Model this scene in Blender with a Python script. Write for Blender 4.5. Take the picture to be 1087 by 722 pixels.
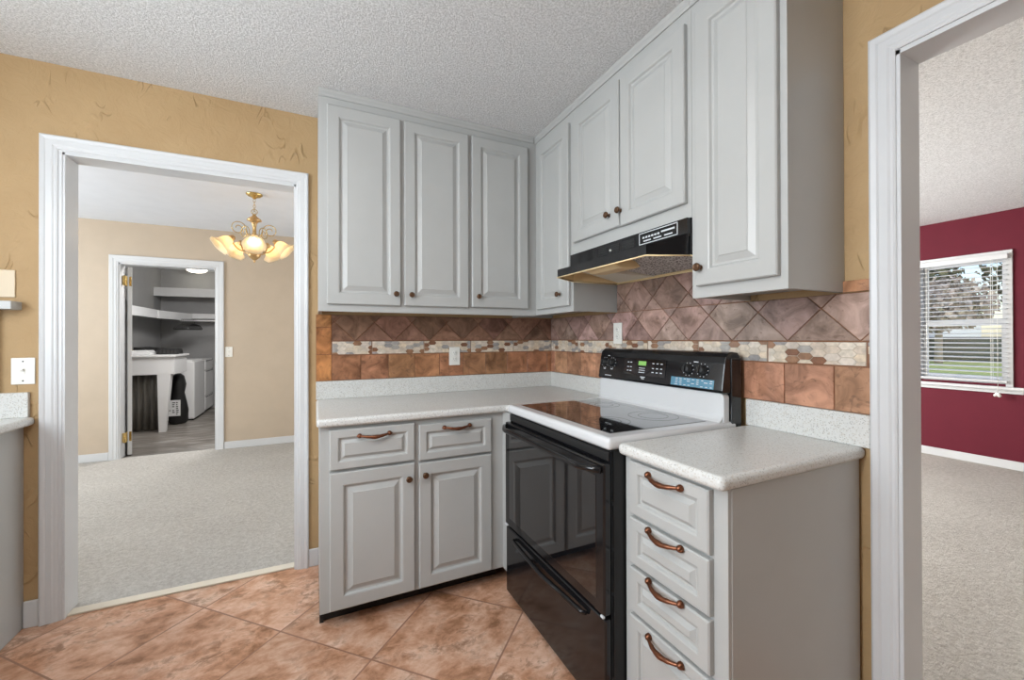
import bpy, bmesh, math, random
from mathutils import Vector, Matrix
R = math.radians
rnd = random.Random(7)
for o in list(bpy.data.objects): bpy.data.objects.remove(o)
C = bpy.context.scene.collection
S = bpy.context.scene

# ---------------------------------------------------------------- camera
yaw, pitch, roll = R(25.5026), R(0.2152), R(0.1664)
Fv = Vector((math.sin(yaw)*math.cos(pitch), math.cos(yaw)*math.cos(pitch), math.sin(pitch)))
Rv = Vector((math.cos(yaw), -math.sin(yaw), 0)); Uv = Rv.cross(Fv)
R2 = Rv*math.cos(roll) - Uv*math.sin(roll); U2 = Rv*math.sin(roll) + Uv*math.cos(roll)
cd = bpy.data.cameras.new('camera'); cam = bpy.data.objects.new('camera', cd); C.objects.link(cam)
cam.matrix_world = Matrix(((R2.x, U2.x, -Fv.x, -1.5209), (R2.y, U2.y, -Fv.y, -2.5306), (R2.z, U2.z, -Fv.z, 1.2481), (0, 0, 0, 1)))
cd.sensor_width = 36; cd.lens = 438.0/1087*36; cd.shift_y = -3.467/1087; cd.clip_start = .02; cd.clip_end = 300
S.camera = cam
# ---------------------------------------------------------------- world, exposure
w = bpy.data.worlds.new('sky'); S.world = w; w.use_nodes = True
nt = w.node_tree; bg = nt.nodes['Background']; sky = nt.nodes.new('ShaderNodeTexSky')
sky.sky_type = 'NISHITA'; sky.sun_elevation = R(38); sky.sun_rotation = R(200); sky.sun_disc = False
nt.links.new(sky.outputs[0], bg.inputs[0]); bg.inputs[1].default_value = 0.22
S.view_settings.view_transform = 'Standard'; S.view_settings.look = 'None'
S.view_settings.gamma = 1; S.view_settings.use_curve_mapping = False
S.view_settings.exposure = 0.2
# ---------------------------------------------------------------- lights
def area(name, loc, direction, sx, sy, power, color):
    l = bpy.data.lights.new(name, 'AREA'); l.shape = 'RECTANGLE'; l.size = sx; l.size_y = sy
    l.energy = power; l.color = color
    o = bpy.data.objects.new(name, l); C.objects.link(o); o.location = loc
    o.rotation_euler = Vector(direction).to_track_quat('-Z', 'Y').to_euler()
    return o
def point_light(name, loc, rad, power, color):
    l = bpy.data.lights.new(name, 'POINT'); l.shadow_soft_size = rad; l.energy = power; l.color = color
    o = bpy.data.objects.new(name, l); C.objects.link(o); o.location = loc; return o
area('kitchen_window_light', (-3.30, -1.85, 1.62), (1, 0.10, 0), 1.3, 1.05, 56, (.80, .91, 1))
point_light('kitchen_fill_point', (-2.15, -2.05, 1.98), .2, 26, (.97, .98, 1))  # added point fill out of view, brightens the ceiling
area('kitchen_ceiling_light', (-1.75, -2.0, 2.45), (0, 0.1, -1), .9, .5, 9, (1, .97, .94))
area('kitchen_rear_light', (-2.9, -4.1, 1.5), (0, 1, 0.1), 1.0, 1.4, .6, (1, .97, .93))
area('dining_window_light', (-5.1, 1.4, 1.5), (1, 0.1, 0), 1.8, 1.4, 78, (.84, .93, 1))
area('dining_right_fill', (-.3, 1.2, 1.3), (-1, .2, .1), 1.6, 1.6, 20, (.90, .96, 1))  # added fill by the unseen right wall, no door there
point_light('dining_fill_globe', (-3.6, .7, 1.9), .2, 12, (.92, .97, 1))
area('living_front_fill', (2.2, -4.1, 1.4), (0, 1, 0.05), 2.6, 1.5, 12, (.92, .97, 1))  # added fill in front of a solid unseen wall, no window there
area('living_side_fill', (1.8, 1.6, 1.5), (0.3, -1, 0), 2.4, 1.8, 230, (.94, .98, 1))  # added fill from the unseen side, set to keep light off the jamb
area('laundry_fill', (-2.5, 3.9, 2.43), (-.4, .3, -1), .8, .6, 55, (1, .98, .96))  # added fill for faces towards the doorway, apart from the ceiling lamp
sl = bpy.data.lights.new('sun', 'SUN'); sl.energy = 1.6; sl.angle = R(2); so = bpy.data.objects.new('sun', sl); C.objects.link(so)
so.rotation_euler = Vector((.55, .5, -.65)).to_track_quat('-Z', 'Y').to_euler()

# ---------------------------------------------------------------- materials
def N(t, k, **kw):
    n = t.nodes.new(k)
    for a, b in kw.items(): setattr(n, a, b)
    return n
def newmat(name, col=(.8, .8, .8), rough=.5, metal=0, spec=.5, coat=0, emit=None, estr=0, trans=0, alpha=1):
    m = bpy.data.materials.new(name); m.use_nodes = True
    b = m.node_tree.nodes['Principled BSDF']
    b.inputs['Base Color'].default_value = (*col, 1); b.inputs['Roughness'].default_value = rough
    b.inputs['Metallic'].default_value = metal; b.inputs['Specular IOR Level'].default_value = spec
    b.inputs['Coat Weight'].default_value = coat; b.inputs['Coat Roughness'].default_value = .05
    b.inputs['Transmission Weight'].default_value = trans; b.inputs['Alpha'].default_value = alpha
    if emit: b.inputs['Emission Color'].default_value = (*emit, 1); b.inputs['Emission Strength'].default_value = estr
    return m
def pos(t, scale=(1, 1, 1), rot=(0, 0, 0)):
    g = N(t, 'ShaderNodeNewGeometry'); mp = N(t, 'ShaderNodeMapping')
    mp.inputs['Scale'].default_value = scale; mp.inputs['Rotation'].default_value = rot
    t.links.new(g.outputs['Position'], mp.inputs[0]); return mp.outputs[0]
def noise(t, v, scale, detail=4, rough=.55, dist=0):
    n = N(t, 'ShaderNodeTexNoise'); n.inputs['Scale'].default_value = scale; n.inputs['Detail'].default_value = detail
    n.inputs['Roughness'].default_value = rough; n.inputs['Distortion'].default_value = dist
    t.links.new(v, n.inputs['Vector']); return n
def ramp(t, f, stops):
    r = N(t, 'ShaderNodeValToRGB'); e = r.color_ramp.elements
    while len(e) < len(stops): e.new(.5)
    for i, (p, c) in enumerate(stops): e[i].position = p; e[i].color = (*c, 1) if len(c) == 3 else c
    t.links.new(f, r.inputs[0]); return r.outputs[0]
def mth(t, op, a, b=None, c=None):
    n = N(t, 'ShaderNodeMath', operation=op)
    for i, x in enumerate((a, b, c)):
        if x is None: continue
        if isinstance(x, (int, float)): n.inputs[i].default_value = x
        else: t.links.new(x, n.inputs[i])
    return n.outputs[0]
def mixc(t, f, a, b, mode='MIX'):
    n = N(t, 'ShaderNodeMix', data_type='RGBA', blend_type=mode)
    for s, x in ((0, f), (6, a), (7, b)):
        if isinstance(x, (int, float)): n.inputs[s].default_value = x
        elif isinstance(x, tuple): n.inputs[s].default_value = (*x, 1)
        else: t.links.new(x, n.inputs[s])
    return n.outputs[2]
def bump(t, h, strength, dist=.01):
    n = N(t, 'ShaderNodeBump'); n.inputs['Strength'].default_value = strength; n.inputs['Distance'].default_value = dist
    t.links.new(h, n.inputs['Height']); t.links.new(n.outputs[0], t.nodes['Principled BSDF'].inputs['Normal'])
def setc(t, c): t.links.new(c, t.nodes['Principled BSDF'].inputs['Base Color'])
M = {}
def paint(name, col, rough=.45, var=.05, spec=.5):
    m = newmat(name, col, rough, spec=spec); t = m.node_tree; v = pos(t)
    n = noise(t, v, 6, 3)
    setc(t, ramp(t, n.outputs[0], [(.3, tuple(x*(1-var) for x in col)), (.7, tuple(min(1, x*(1+var)) for x in col))]))
    bump(t, noise(t, v, 180, 2).outputs[0], .05, .002)
    return m
M['grey'] = paint('grey_cabinet_paint', (.43, .433, .42), .36, .02)
M['white'] = paint('white_trim_paint', (.62, .625, .63), .35, .02)
M['white2'] = paint('white_wall_cap', (.70, .69, .67), .5)
M['plate'] = newmat('white_plastic', (.78, .77, .72), .35)
M['ivory'] = newmat('ivory_plastic', (.62, .50, .34), .4)
M['slot'] = newmat('dark_slot', (.03, .03, .03), .6)
M['black'] = newmat('black_enamel', (.008, .008, .009), .12, spec=.5)
M['blackmat'] = newmat('black_matt', (.012, .012, .012), .45)
M['kick'] = newmat('toe_kick_black', (.01, .01, .01), .6)
M['glassblack'] = newmat('black_glass', (.006, .006, .007), .03, spec=.8, coat=.6)
M['enamel'] = newmat('white_enamel', (.62, .625, .63), .15, coat=.3)
M['ring'] = newmat('burner_ring_print', (.05, .05, .055), .1)
M['grmark'] = newmat('pale_print', (.62, .64, .66), .5)
M['blue'] = newmat('blue_patch_tint', (.09, .24, .34), .2)
M['green'] = newmat('green_display', (.1, .25, .05), .4, emit=(.40, .75, .2), estr=.35)
M['copper'] = newmat('aged_copper', (.19, .075, .04), .34, metal=.85)
M['bronze'] = newmat('antique_bronze', (.15, .085, .05), .3, metal=.85)
M['brass'] = newmat('polished_brass', (.62, .45, .18), .25, metal=.9)
M['gold'] = newmat('antique_gold', (.55, .36, .17), .35, metal=.7)
M['cream'] = newmat('yellowed_cream_enamel', (.88, .68, .38), .4)
M['creamw'] = newmat('cream_enamel', (.86, .82, .70), .4)
M['darkwall'] = paint('dimmed_unseen_wall', (.13, .10, .075), .6)  # unseen wall coloured dark to stand for dim space and cut bounce light
M['thresh'] = newmat('cream_threshold', (.68, .61, .50), .5)
M['red'] = paint('burgundy_wall', (.125, .014, .026), .7, .04, .2)
M['beige'] = paint('beige_wall', (.50, .405, .305), .6, .03)
M['lgrey'] = paint('laundry_grey_wall', (.30, .30, .30), .6, .03)
M['appl'] = newmat('appliance_white', (.80, .80, .80), .25)
M['bulb'] = newmat('bulb', (1, 1, 1), .4, emit=(1, .82, .55), estr=9)
M['lamp'] = newmat('ceiling_lamp_lens', (1, 1, 1), .4, emit=(1, .93, .78), estr=6)
M['panelgrey'] = newmat('grey_brown_curtain', (.20, .19, .17), .6)

def filt():
    m = newmat('aluminium_mesh', (.42, .42, .42), .5, metal=.2); t = m.node_tree
    v = N(t, 'ShaderNodeTexVoronoi'); v.inputs['Scale'].default_value = 110; t.links.new(pos(t), v.inputs['Vector'])
    setc(t, ramp(t, v.outputs[0], [(.25, (.04, .04, .04)), (.55, (.75, .75, .75))])); bump(t, v.outputs[0], .8, .004); return m
M['mesh'] = filt()
def counter():
    m = newmat('speckled_solid_surface', (.66, .66, .63), .28); t = m.node_tree; v = pos(t)
    a = N(t, 'ShaderNodeTexVoronoi'); a.inputs['Scale'].default_value = 230; t.links.new(v, a.inputs['Vector'])
    sep = N(t, 'ShaderNodeSeparateColor'); t.links.new(a.outputs['Color'], sep.inputs[0])
    dark = mth(t, 'MULTIPLY', mth(t, 'LESS_THAN', a.outputs['Distance'], .42), mth(t, 'GREATER_THAN', sep.outputs[0], .80))
    tan = mth(t, 'MULTIPLY', mth(t, 'LESS_THAN', a.outputs['Distance'], .5), mth(t, 'GREATER_THAN', sep.outputs[1], .72))
    c = mixc(t, noise(t, v, 120, 3).outputs[0], (.56, .56, .535), (.70, .70, .68))
    c = mixc(t, mth(t, 'MULTIPLY', tan, .45), c, (.42, .36, .28)); c = mixc(t, mth(t, 'MULTIPLY', dark, .6), c, (.22, .21, .20))
    setc(t, c); return m
M['counter'] = counter()
def popcorn():
    m = newmat('popcorn_ceiling', (.66, .66, .65), .95, spec=.1); t = m.node_tree; v = pos(t)
    n = noise(t, v, 120, 4, .8); n2 = noise(t, v, 260, 3, .7)
    h = mth(t, 'ADD', ramp(t, n.outputs[0], [(.38, (0, 0, 0)), (.62, (1, 1, 1))]), mth(t, 'MULTIPLY', n2.outputs[0], .5))
    setc(t, ramp(t, n.outputs[0], [(.38, (.60, .60, .59)), (.58, (.90, .90, .90))])); bump(t, h, .55, .008); return m  # shade between the grains put into the colour along with the bump
M['popcorn'] = popcorn()
M['smoothceil'] = paint('smooth_ceiling', (.70, .72, .76), .8, .02)
def knock():
    m = newmat('tan_trowelled_plaster', (.5, .33, .15), .62, spec=.3); t = m.node_tree; v = pos(t)
    n1 = noise(t, v, 2.4, 4, .6); n2 = noise(t, v, 13, 4, .6, 1.2)
    n3 = noise(t, pos(t, (1, 1, .45), (R(20), R(35), 0)), 11, 1, .4, 1.2); n4 = noise(t, v, 5.5, 2, .5)
    ridge = mth(t, 'SUBTRACT', 1, mth(t, 'MULTIPLY', mth(t, 'ABSOLUTE', mth(t, 'SUBTRACT', n3.outputs[0], .5)), 28))
    ridge = mth(t, 'MAXIMUM', ridge, 0)
    gate = ramp(t, n4.outputs[0], [(.55, (0, 0, 0)), (.63, (1, 1, 1))])
    rg = mth(t, 'MULTIPLY', ridge, gate)
    h = mth(t, 'ADD', mth(t, 'MULTIPLY', n2.outputs[0], .55), mth(t, 'MULTIPLY', rg, .6))
    c = ramp(t, n1.outputs[0], [(.3, (.40, .262, .128)), (.7, (.465, .318, .165))])
    c = mixc(t, mth(t, 'MULTIPLY', rg, .16), c, (.30, .18, .08))  # trowel gouges darkened in colour for the shade inside them
    setc(t, c); bump(t, h, .55, .02); return m
M['tan'] = knock()
def carpet():
    m = newmat('beige_carpet', (.5, .47, .42), 1, spec=.05); t = m.node_tree; v = pos(t)
    n = noise(t, v, 130, 4, .75); n2 = noise(t, v, 38, 3, .6); n3 = noise(t, v, 2, 2)
    c = ramp(t, n.outputs[0], [(.33, (.30, .265, .23)), (.52, (.56, .525, .48)), (.7, (.78, .75, .70))])
    c = mixc(t, .5, c, ramp(t, n2.outputs[0], [(.35, (.42, .385, .34)), (.65, (.70, .665, .62))]))
    c = mixc(t, .25, c, ramp(t, n3.outputs[0], [(.35, (.42, .39, .35)), (.65, (.58, .55, .50))]))
    setc(t, c); bump(t, mth(t, 'ADD', n.outputs[0], n2.outputs[0]), 1, .012); return m
M['carpet'] = carpet()
def vinyl():
    m = newmat('grey_wood_planks', (.3, .28, .25), .4); t = m.node_tree
    v = pos(t, (1, 1, 1), (0, 0, R(40))); n = noise(t, pos(t, (1.1, 6, 1), (0, 0, R(48))), 2.2, 6, .6, .6)
    br = N(t, 'ShaderNodeTexBrick'); br.inputs['Scale'].default_value = 1; br.inputs['Brick Width'].default_value = 1.1
    br.inputs['Row Height'].default_value = .15; br.inputs['Mortar Size'].default_value = .002; t.links.new(v, br.inputs['Vector'])
    br.inputs['Color1'].default_value = (.75, .75, .75, 1); br.inputs['Color2'].default_value = (1, 1, 1, 1); br.inputs['Mortar'].default_value = (.4, .4, .4, 1)
    c = ramp(t, n.outputs[0], [(.3, (.10, .085, .07)), (.5, (.22, .195, .17)), (.7, (.42, .40, .37))])
    setc(t, mixc(t, 1.0, c, br.outputs[0], 'MULTIPLY')); return m
M['vinyl'] = vinyl()
def stone(t, v, cols, s=1):
    n1 = noise(t, v, 6*s, 8, .68, .25); n2 = noise(t, v, 12*s, 7, .72, .4); n3 = noise(t, v, 3*s, 3, .5)
    c = ramp(t, n1.outputs[0], [(.34, cols[0]), (.45, cols[1]), (.55, cols[2]), (.66, cols[3])])
    k = ramp(t, n2.outputs[0], [(.50, (0, 0, 0)), (.62, (1, 1, 1))])
    k2 = ramp(t, n3.outputs[0], [(.42, (0, 0, 0)), (.60, (1, 1, 1))])
    c = mixc(t, mth(t, 'MULTIPLY', mth(t, 'MULTIPLY', k, k2), .75), c, cols[4])
    return c, n1, n2
def floortile():
    m = newmat('terracotta_stone_tiles', (.5, .3, .2), .28); t = m.node_tree
    g = N(t, 'ShaderNodeNewGeometry'); sp = N(t, 'ShaderNodeSeparateXYZ'); t.links.new(g.outputs['Position'], sp.inputs[0])
    r2 = 1/math.sqrt(2); p = .468
    s = mth(t, 'MULTIPLY', mth(t, 'ADD', sp.outputs[0], sp.outputs[1]), r2); q = mth(t, 'MULTIPLY', mth(t, 'SUBTRACT', sp.outputs[0], sp.outputs[1]), r2)
    s = mth(t, 'DIVIDE', mth(t, 'ADD', s, 1.532+p*20), p); q = mth(t, 'DIVIDE', mth(t, 'ADD', q, 1.277+p*20), p)
    fs, fq = mth(t, 'FRACT', s), mth(t, 'FRACT', q)
    e = mth(t, 'MINIMUM', mth(t, 'MINIMUM', fs, mth(t, 'SUBTRACT', 1, fs)), mth(t, 'MINIMUM', fq, mth(t, 'SUBTRACT', 1, fq)))
    grout = mth(t, 'LESS_THAN', e, .0075)
    cb = N(t, 'ShaderNodeCombineXYZ'); t.links.new(mth(t, 'FLOOR', s), cb.inputs[0]); t.links.new(mth(t, 'FLOOR', q), cb.inputs[1])
    wn = N(t, 'ShaderNodeTexWhiteNoise'); t.links.new(cb.outputs[0], wn.inputs['Vector'])
    off = N(t, 'ShaderNodeVectorMath', operation='SCALE'); t.links.new(wn.outputs['Color'], off.inputs[0]); off.inputs['Scale'].default_value = 9
    ad = N(t, 'ShaderNodeVectorMath', operation='ADD'); t.links.new(g.outputs['Position'], ad.inputs[0]); t.links.new(off.outputs[0], ad.inputs[1])
    mp = N(t, 'ShaderNodeMapping'); mp.inputs['Scale'].default_value = (.85, 1.15, 1); mp.inputs['Rotation'].default_value = (0, 0, R(-35)); t.links.new(ad.outputs[0], mp.inputs[0])
    c, n1, n2 = stone(t, mp.outputs[0], [(.27, .125, .06), (.52, .28, .17), (.66, .42, .30), (.78, .57, .45), (.20, .085, .03)], 1.25)
    tone = ramp(t, wn.outputs['Value'], [(0, (.88, .86, .84)), (1, (1.08, 1.04, 1.02))])
    c = mixc(t, 1.0, c, tone, 'MULTIPLY'); c = mixc(t, grout, c, (.30, .155, .10)); setc(t, c)
    h = mth(t, 'SUBTRACT', mth(t, 'MULTIPLY', n1.outputs[0], .15), grout); bump(t, h, .35, .004); return m
M['floor'] = floortile()
def walltile():
    m = newmat('slate_wall_tile', (.4, .2, .12), .34); t = m.node_tree
    at = N(t, 'ShaderNodeAttribute', attribute_name='tint'); sc = N(t, 'ShaderNodeVectorMath', operation='SCALE'); t.links.new(at.outputs['Color'], sc.inputs[0]); sc.inputs['Scale'].default_value = 37
    ad = N(t, 'ShaderNodeVectorMath', operation='ADD'); t.links.new(pos(t), ad.inputs[0]); t.links.new(sc.outputs[0], ad.inputs[1])
    n1 = noise(t, ad.outputs[0], 11, 6, .6, .8); n2 = noise(t, ad.outputs[0], 26, 5, .6, 1.5)
    c = mixc(t, 1.0, ramp(t, n1.outputs[0], [(.32, (.5, .46, .42)), (.5, (1, 1, 1)), (.68, (1.5, 1.55, 1.6))]), at.outputs['Color'], 'MULTIPLY')
    c = mixc(t, mth(t, 'MULTIPLY', ramp(t, n2.outputs[0], [(.58, (0, 0, 0)), (.68, (1, 1, 1))]), .55), c, (.10, .05, .03))
    setc(t, c); bump(t, n1.outputs[0], .25, .006); return m
M['walltile'] = walltile()
def tinted(name, rough):
    m = newmat(name, (.5, .5, .5), rough); t = m.node_tree; at = N(t, 'ShaderNodeAttribute', attribute_name='tint')
    n = noise(t, pos(t), 45, 4); setc(t, mixc(t, 1.0, at.outputs['Color'], ramp(t, n.outputs[0], [(.35, (.8, .8, .8)), (.65, (1.12, 1.12, 1.12))]), 'MULTIPLY')); return m
M['mosaic'] = tinted('mosaic_glass_stone', .3)
M['grout'] = newmat('brown_grout', (.25, .115, .06), .8)
M['grout2'] = newmat('pale_grout', (.55, .47, .38), .8)
def shadeglass():
    m = bpy.data.materials.new('frosted_amber_glass'); m.use_nodes = True; t = m.node_tree; b = t.nodes['Principled BSDF']
    b.inputs['Base Color'].default_value = (.95, .84, .64, 1); b.inputs['Roughness'].default_value = .35
    tr = N(t, 'ShaderNodeBsdfTranslucent'); tr.inputs[0].default_value = (1, .86, .62, 1); mx = N(t, 'ShaderNodeMixShader'); mx.inputs[0].default_value = .5
    t.links.new(b.outputs[0], mx.inputs[1]); t.links.new(tr.outputs[0], mx.inputs[2]); t.links.new(mx.outputs[0], t.nodes['Material Output'].inputs[0]); return m
M['shade'] = shadeglass()
def glass():
    m = bpy.data.materials.new('window_glass'); m.use_nodes = True; t = m.node_tree
    tr = N(t, 'ShaderNodeBsdfTransparent'); gl = N(t, 'ShaderNodeBsdfGlossy'); gl.inputs['Roughness'].default_value = 0; mx = N(t, 'ShaderNodeMixShader'); mx.inputs[0].default_value = .06
    t.links.new(tr.outputs[0], mx.inputs[1]); t.links.new(gl.outputs[0], mx.inputs[2]); t.links.new(mx.outputs[0], t.nodes['Material Output'].inputs[0]); return m
M['glass'] = glass()
def leafy(name, c1, c2):
    m = newmat(name, c1, .8); t = m.node_tree; n = noise(t, pos(t), 3, 6, .7); setc(t, ramp(t, n.outputs[0], [(.35, c1), (.65, c2)])); return m
M['leaf'] = leafy('dark_foliage', (.03, .045, .02), (.16, .16, .07))
M['leaf2'] = leafy('pale_twiggy_foliage', (.22, .17, .13), (.55, .48, .42))
M['grass'] = leafy('lawn_grass', (.22, .30, .07), (.45, .50, .16))
M['concrete'] = paint('driveway_concrete', (.62, .60, .57), .9)
M['bark'] = newmat('bark', (.30, .26, .22), .9)
M['siding'] = paint('pale_siding', (.62, .66, .72), .7)
M['roof'] = newmat('grey_shingles', (.22, .22, .23), .9)
M['darkgreen'] = newmat('dark_hedge', (.035, .06, .045), .9)

# ---------------------------------------------------------------- geometry helpers
class MB:
    def __init__(s): s.v = []; s.f = []; s.c = []; s.s = []
    def add(s, vs, fs, col=(1, 1, 1), smooth=False):
        b = len(s.v); s.v += [tuple(v) for v in vs]
        for f in fs: s.f.append([b+i for i in f]); s.c.append(col); s.s.append(smooth)
        return s
    def bm(s, bm, col=(1, 1, 1), smooth=False):
        bm.verts.index_update(); s.add([v.co.copy() for v in bm.verts], [[v.index for v in f.verts] for f in bm.faces], col, smooth); bm.free(); return s
    def box(s, x0, x1, y0, y1, z0, z1, bev=0, seg=2, col=(1, 1, 1)):
        x0, x1 = sorted((x0, x1)); y0, y1 = sorted((y0, y1)); z0, z1 = sorted((z0, z1))
        vs = [(x, y, z) for z in (z0, z1) for y in (y0, y1) for x in (x0, x1)]
        fs = [(0, 2, 3, 1), (4, 5, 7, 6), (0, 1, 5, 4), (2, 6, 7, 3), (0, 4, 6, 2), (1, 3, 7, 5)]
        if not bev: return s.add(vs, fs, col)
        b = bmesh.new(); V = [b.verts.new(v) for v in vs]
        for f in fs: b.faces.new([V[i] for i in f])
        bmesh.ops.bevel(b, geom=list(b.edges), offset=min(bev, .49*min(x1-x0, y1-y0, z1-z0)), segments=seg, affect='EDGES', profile=.5)
        return s.bm(b, col)
    def prism(s, pts, vec, bev=0, seg=3, col=(1, 1, 1)):
        vec = Vector(vec); n = len(pts); b = bmesh.new()
        A = [b.verts.new(p) for p in pts]; B = [b.verts.new(Vector(p)+vec) for p in pts]
        b.faces.new(A[::-1]); b.faces.new(B)
        for i in range(n): b.faces.new((A[i], A[(i+1) % n], B[(i+1) % n], B[i]))
        bmesh.ops.recalc_face_normals(b, faces=b.faces)
        if bev: bmesh.ops.bevel(b, geom=list(b.edges), offset=bev, segments=seg, affect='EDGES', profile=.5)
        return s.bm(b, col)
    def lathe(s, prof, origin=(0, 0, 0), axis=(0, 0, 1), n=24, mod=None, cap=True, col=(1, 1, 1)):
        q = Vector((0, 0, 1)).rotation_difference(Vector(axis).normalized()); o = Vector(origin); vs = []; fs = []
        for r, h in prof:
            for k in range(n):
                a = 2*math.pi*k/n; rr = r*(mod(a, h) if mod else 1)
                vs.append(o + q @ Vector((rr*math.cos(a), rr*math.sin(a), h)))
        for i in range(len(prof)-1):
            for k in range(n): fs.append((i*n+k, i*n+(k+1) % n, (i+1)*n+(k+1) % n, (i+1)*n+k))
        if cap: fs.append(tuple(range(n))[::-1]); fs.append(tuple((len(prof)-1)*n+k for k in range(n)))
        return s.add(vs, fs, col, True)
    def tube(s, path, rad, n=10, col=(1, 1, 1)):
        P = [Vector(p) for p in path]; m = len(P); vs = []; fs = []; rads = rad if isinstance(rad, (list, tuple)) else [rad]*m
        up = None
        for i in range(m):
            d = (P[min(i+1, m-1)]-P[max(i-1, 0)]).normalized()
            if up is None: up = d.orthogonal().normalized()
            up = (up - d*up.dot(d)).normalized(); sd = d.cross(up)
            for k in range(n):
                a = 2*math.pi*k/n; vs.append(P[i]+(up*math.cos(a)+sd*math.sin(a))*rads[i])
        for i in range(m-1):
            for k in range(n): fs.append((i*n+k, i*n+(k+1) % n, (i+1)*n+(k+1) % n, (i+1)*n+k))
        fs.append(tuple(range(n))[::-1]); fs.append(tuple((m-1)*n+k for k in range(n)))
        return s.add(vs, fs, col, True)
    def build(s, name, mat, parent=None, origin=None):
        o0 = Vector(origin) if origin is not None else (Vector(parent['org']) if parent and 'org' in parent else Vector((0, 0, 0)))
        me = bpy.data.meshes.new(name); me.from_pydata([Vector(v)-o0 for v in s.v], [], s.f); me.update()
        ca = me.color_attributes.new('tint', 'FLOAT_COLOR', 'CORNER')
        for p in me.polygons:
            p.use_smooth = s.s[p.index]
            for li in p.loop_indices: ca.data[li].color = (*s.c[p.index], 1)
        b = bmesh.new(); b.from_mesh(me); bmesh.ops.recalc_face_normals(b, faces=b.faces); b.to_mesh(me); b.free()
        me.materials.append(M[mat] if isinstance(mat, str) else mat)
        o = bpy.data.objects.new(name, me); C.objects.link(o)
        if parent: o.parent = parent; ORG[o.name] = o0
        else: o.location = o0
        return o
ORG = {}
def thing(name, org, label, cat, group=None):
    o = bpy.data.objects.new(name, None); o.empty_display_size = .05; C.objects.link(o); o.location = org
    o['label'] = label; o['category'] = cat
    if group: o['group'] = group
    ORG[o.name] = Vector(org); return o
def part(name, mb, mat, parent, label=None):
    o0 = ORG[parent.name]; o = mb.build(name, mat, None, o0); o.location = (0, 0, 0); o.parent = parent; ORG[o.name] = o0
    if label: o['label'] = label
    return o
def single(name, mb, mat, org, label, cat, group=None):
    o = mb.build(name, mat, None, org); o['label'] = label; o['category'] = cat; ORG[o.name] = Vector(org)
    if group: o['group'] = group
    return o
def struct(name, mb, mat, parent=None):
    o = mb.build(name, mat)
    if parent: o.parent = parent
    else: o['kind'] = 'structure'
    return o

# face frames: origin, u axis, outward axis w ; v is +z
class Plane:
    def __init__(s, kind, c):   # 'back': faces -y at y=c ; 'right': faces -x at x=c
        s.k = kind; s.c = c
    def P(s, u, v, w):
        return Vector((u, s.c-w, v)) if s.k == 'back' else Vector((s.c-w, u, v))
    def out(s): return Vector((0, -1, 0)) if s.k == 'back' else Vector((-1, 0, 0))
def panel(pl, u0, u1, v0, v1, rings):
    mb = MB(); vs = []; fs = []
    for ins, w in rings:
        for u, v in ((u0+ins, v0+ins), (u1-ins, v0+ins), (u1-ins, v1-ins), (u0+ins, v1-ins)): vs.append(pl.P(u, v, w))
    n = len(rings)
    for i in range(n-1):
        for k in range(4): fs.append((i*4+k, i*4+(k+1) % 4, (i+1)*4+(k+1) % 4, (i+1)*4+k))
    fs.append((0, 1, 2, 3)); fs.append(tuple((n-1)*4+k for k in range(4)))
    return mb.add(vs, fs)
def door_rings(t=.020, a=.058):
    return [(0, .001), (0, t-.004), (.004, t), (a-.006, t), (a-.001, t-.002), (a+.004, t-.010), (a+.012, t-.011), (a+.032, t-.003), (a+.034, t-.001), (a+.036, t-.001)]
def drawer_rings(t=.020, a=.036):
    return [(0, .001), (0, t-.004), (.004, t), (a-.004, t), (a, t-.002), (a+.004, t-.009), (a+.010, t-.010), (a+.021, t-.002), (a+.023, t), (a+.0235, t)]
def knob(pl, u, v, w, parent, mat='bronze'):
    mb = MB(); mb.lathe([(.0085, 0), (.0085, .002), (.0045, .004), (.0045, .012), (.012, .015), (.0145, .019), (.0145, .022), (.012, .026), (.0075, .028), (.007, .0265), (.003, .0285)], pl.P(u, v, w), pl.out(), 20)
    return part('knob', mb, mat, parent)
def pull(pl, uc, v, w, parent, L=.118):
    mb = MB(); pts = []; rad = []
    for i in range(21):
        s_ = i/20; x = (s_-.5)*L; b = math.sin(math.pi*s_)
        pts.append(pl.P(uc+x, v-.007*b**1.5, w+.008+.017*b**.8)); rad.append(.0040+.0030*b+.0016*math.sin(3*math.pi*s_)**2*(1 if .2 < s_ < .8 else 0))
    mb.tube(pts, rad, 10)
    for sg in (-1, 1):
        mb.lathe([(.0095, 0), (.0105, .003), (.010, .008), (.007, .013), (.003, .016)], pl.P(uc+sg*L/2, v, w), pl.out(), 16)
        mb.lathe([(.003, 0), (.006, .004), (.0065, .009), (.004, .014), (.001, .017)], pl.P(uc+sg*(L/2-.004), v-.001, w+.006), (pl.P(sg, 0, 0)-pl.P(0, 0, 0)).normalized(), 12)
    return part('handle', mb, 'copper', parent)

# ================================================================ STRUCTURE
H = 2.476
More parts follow.
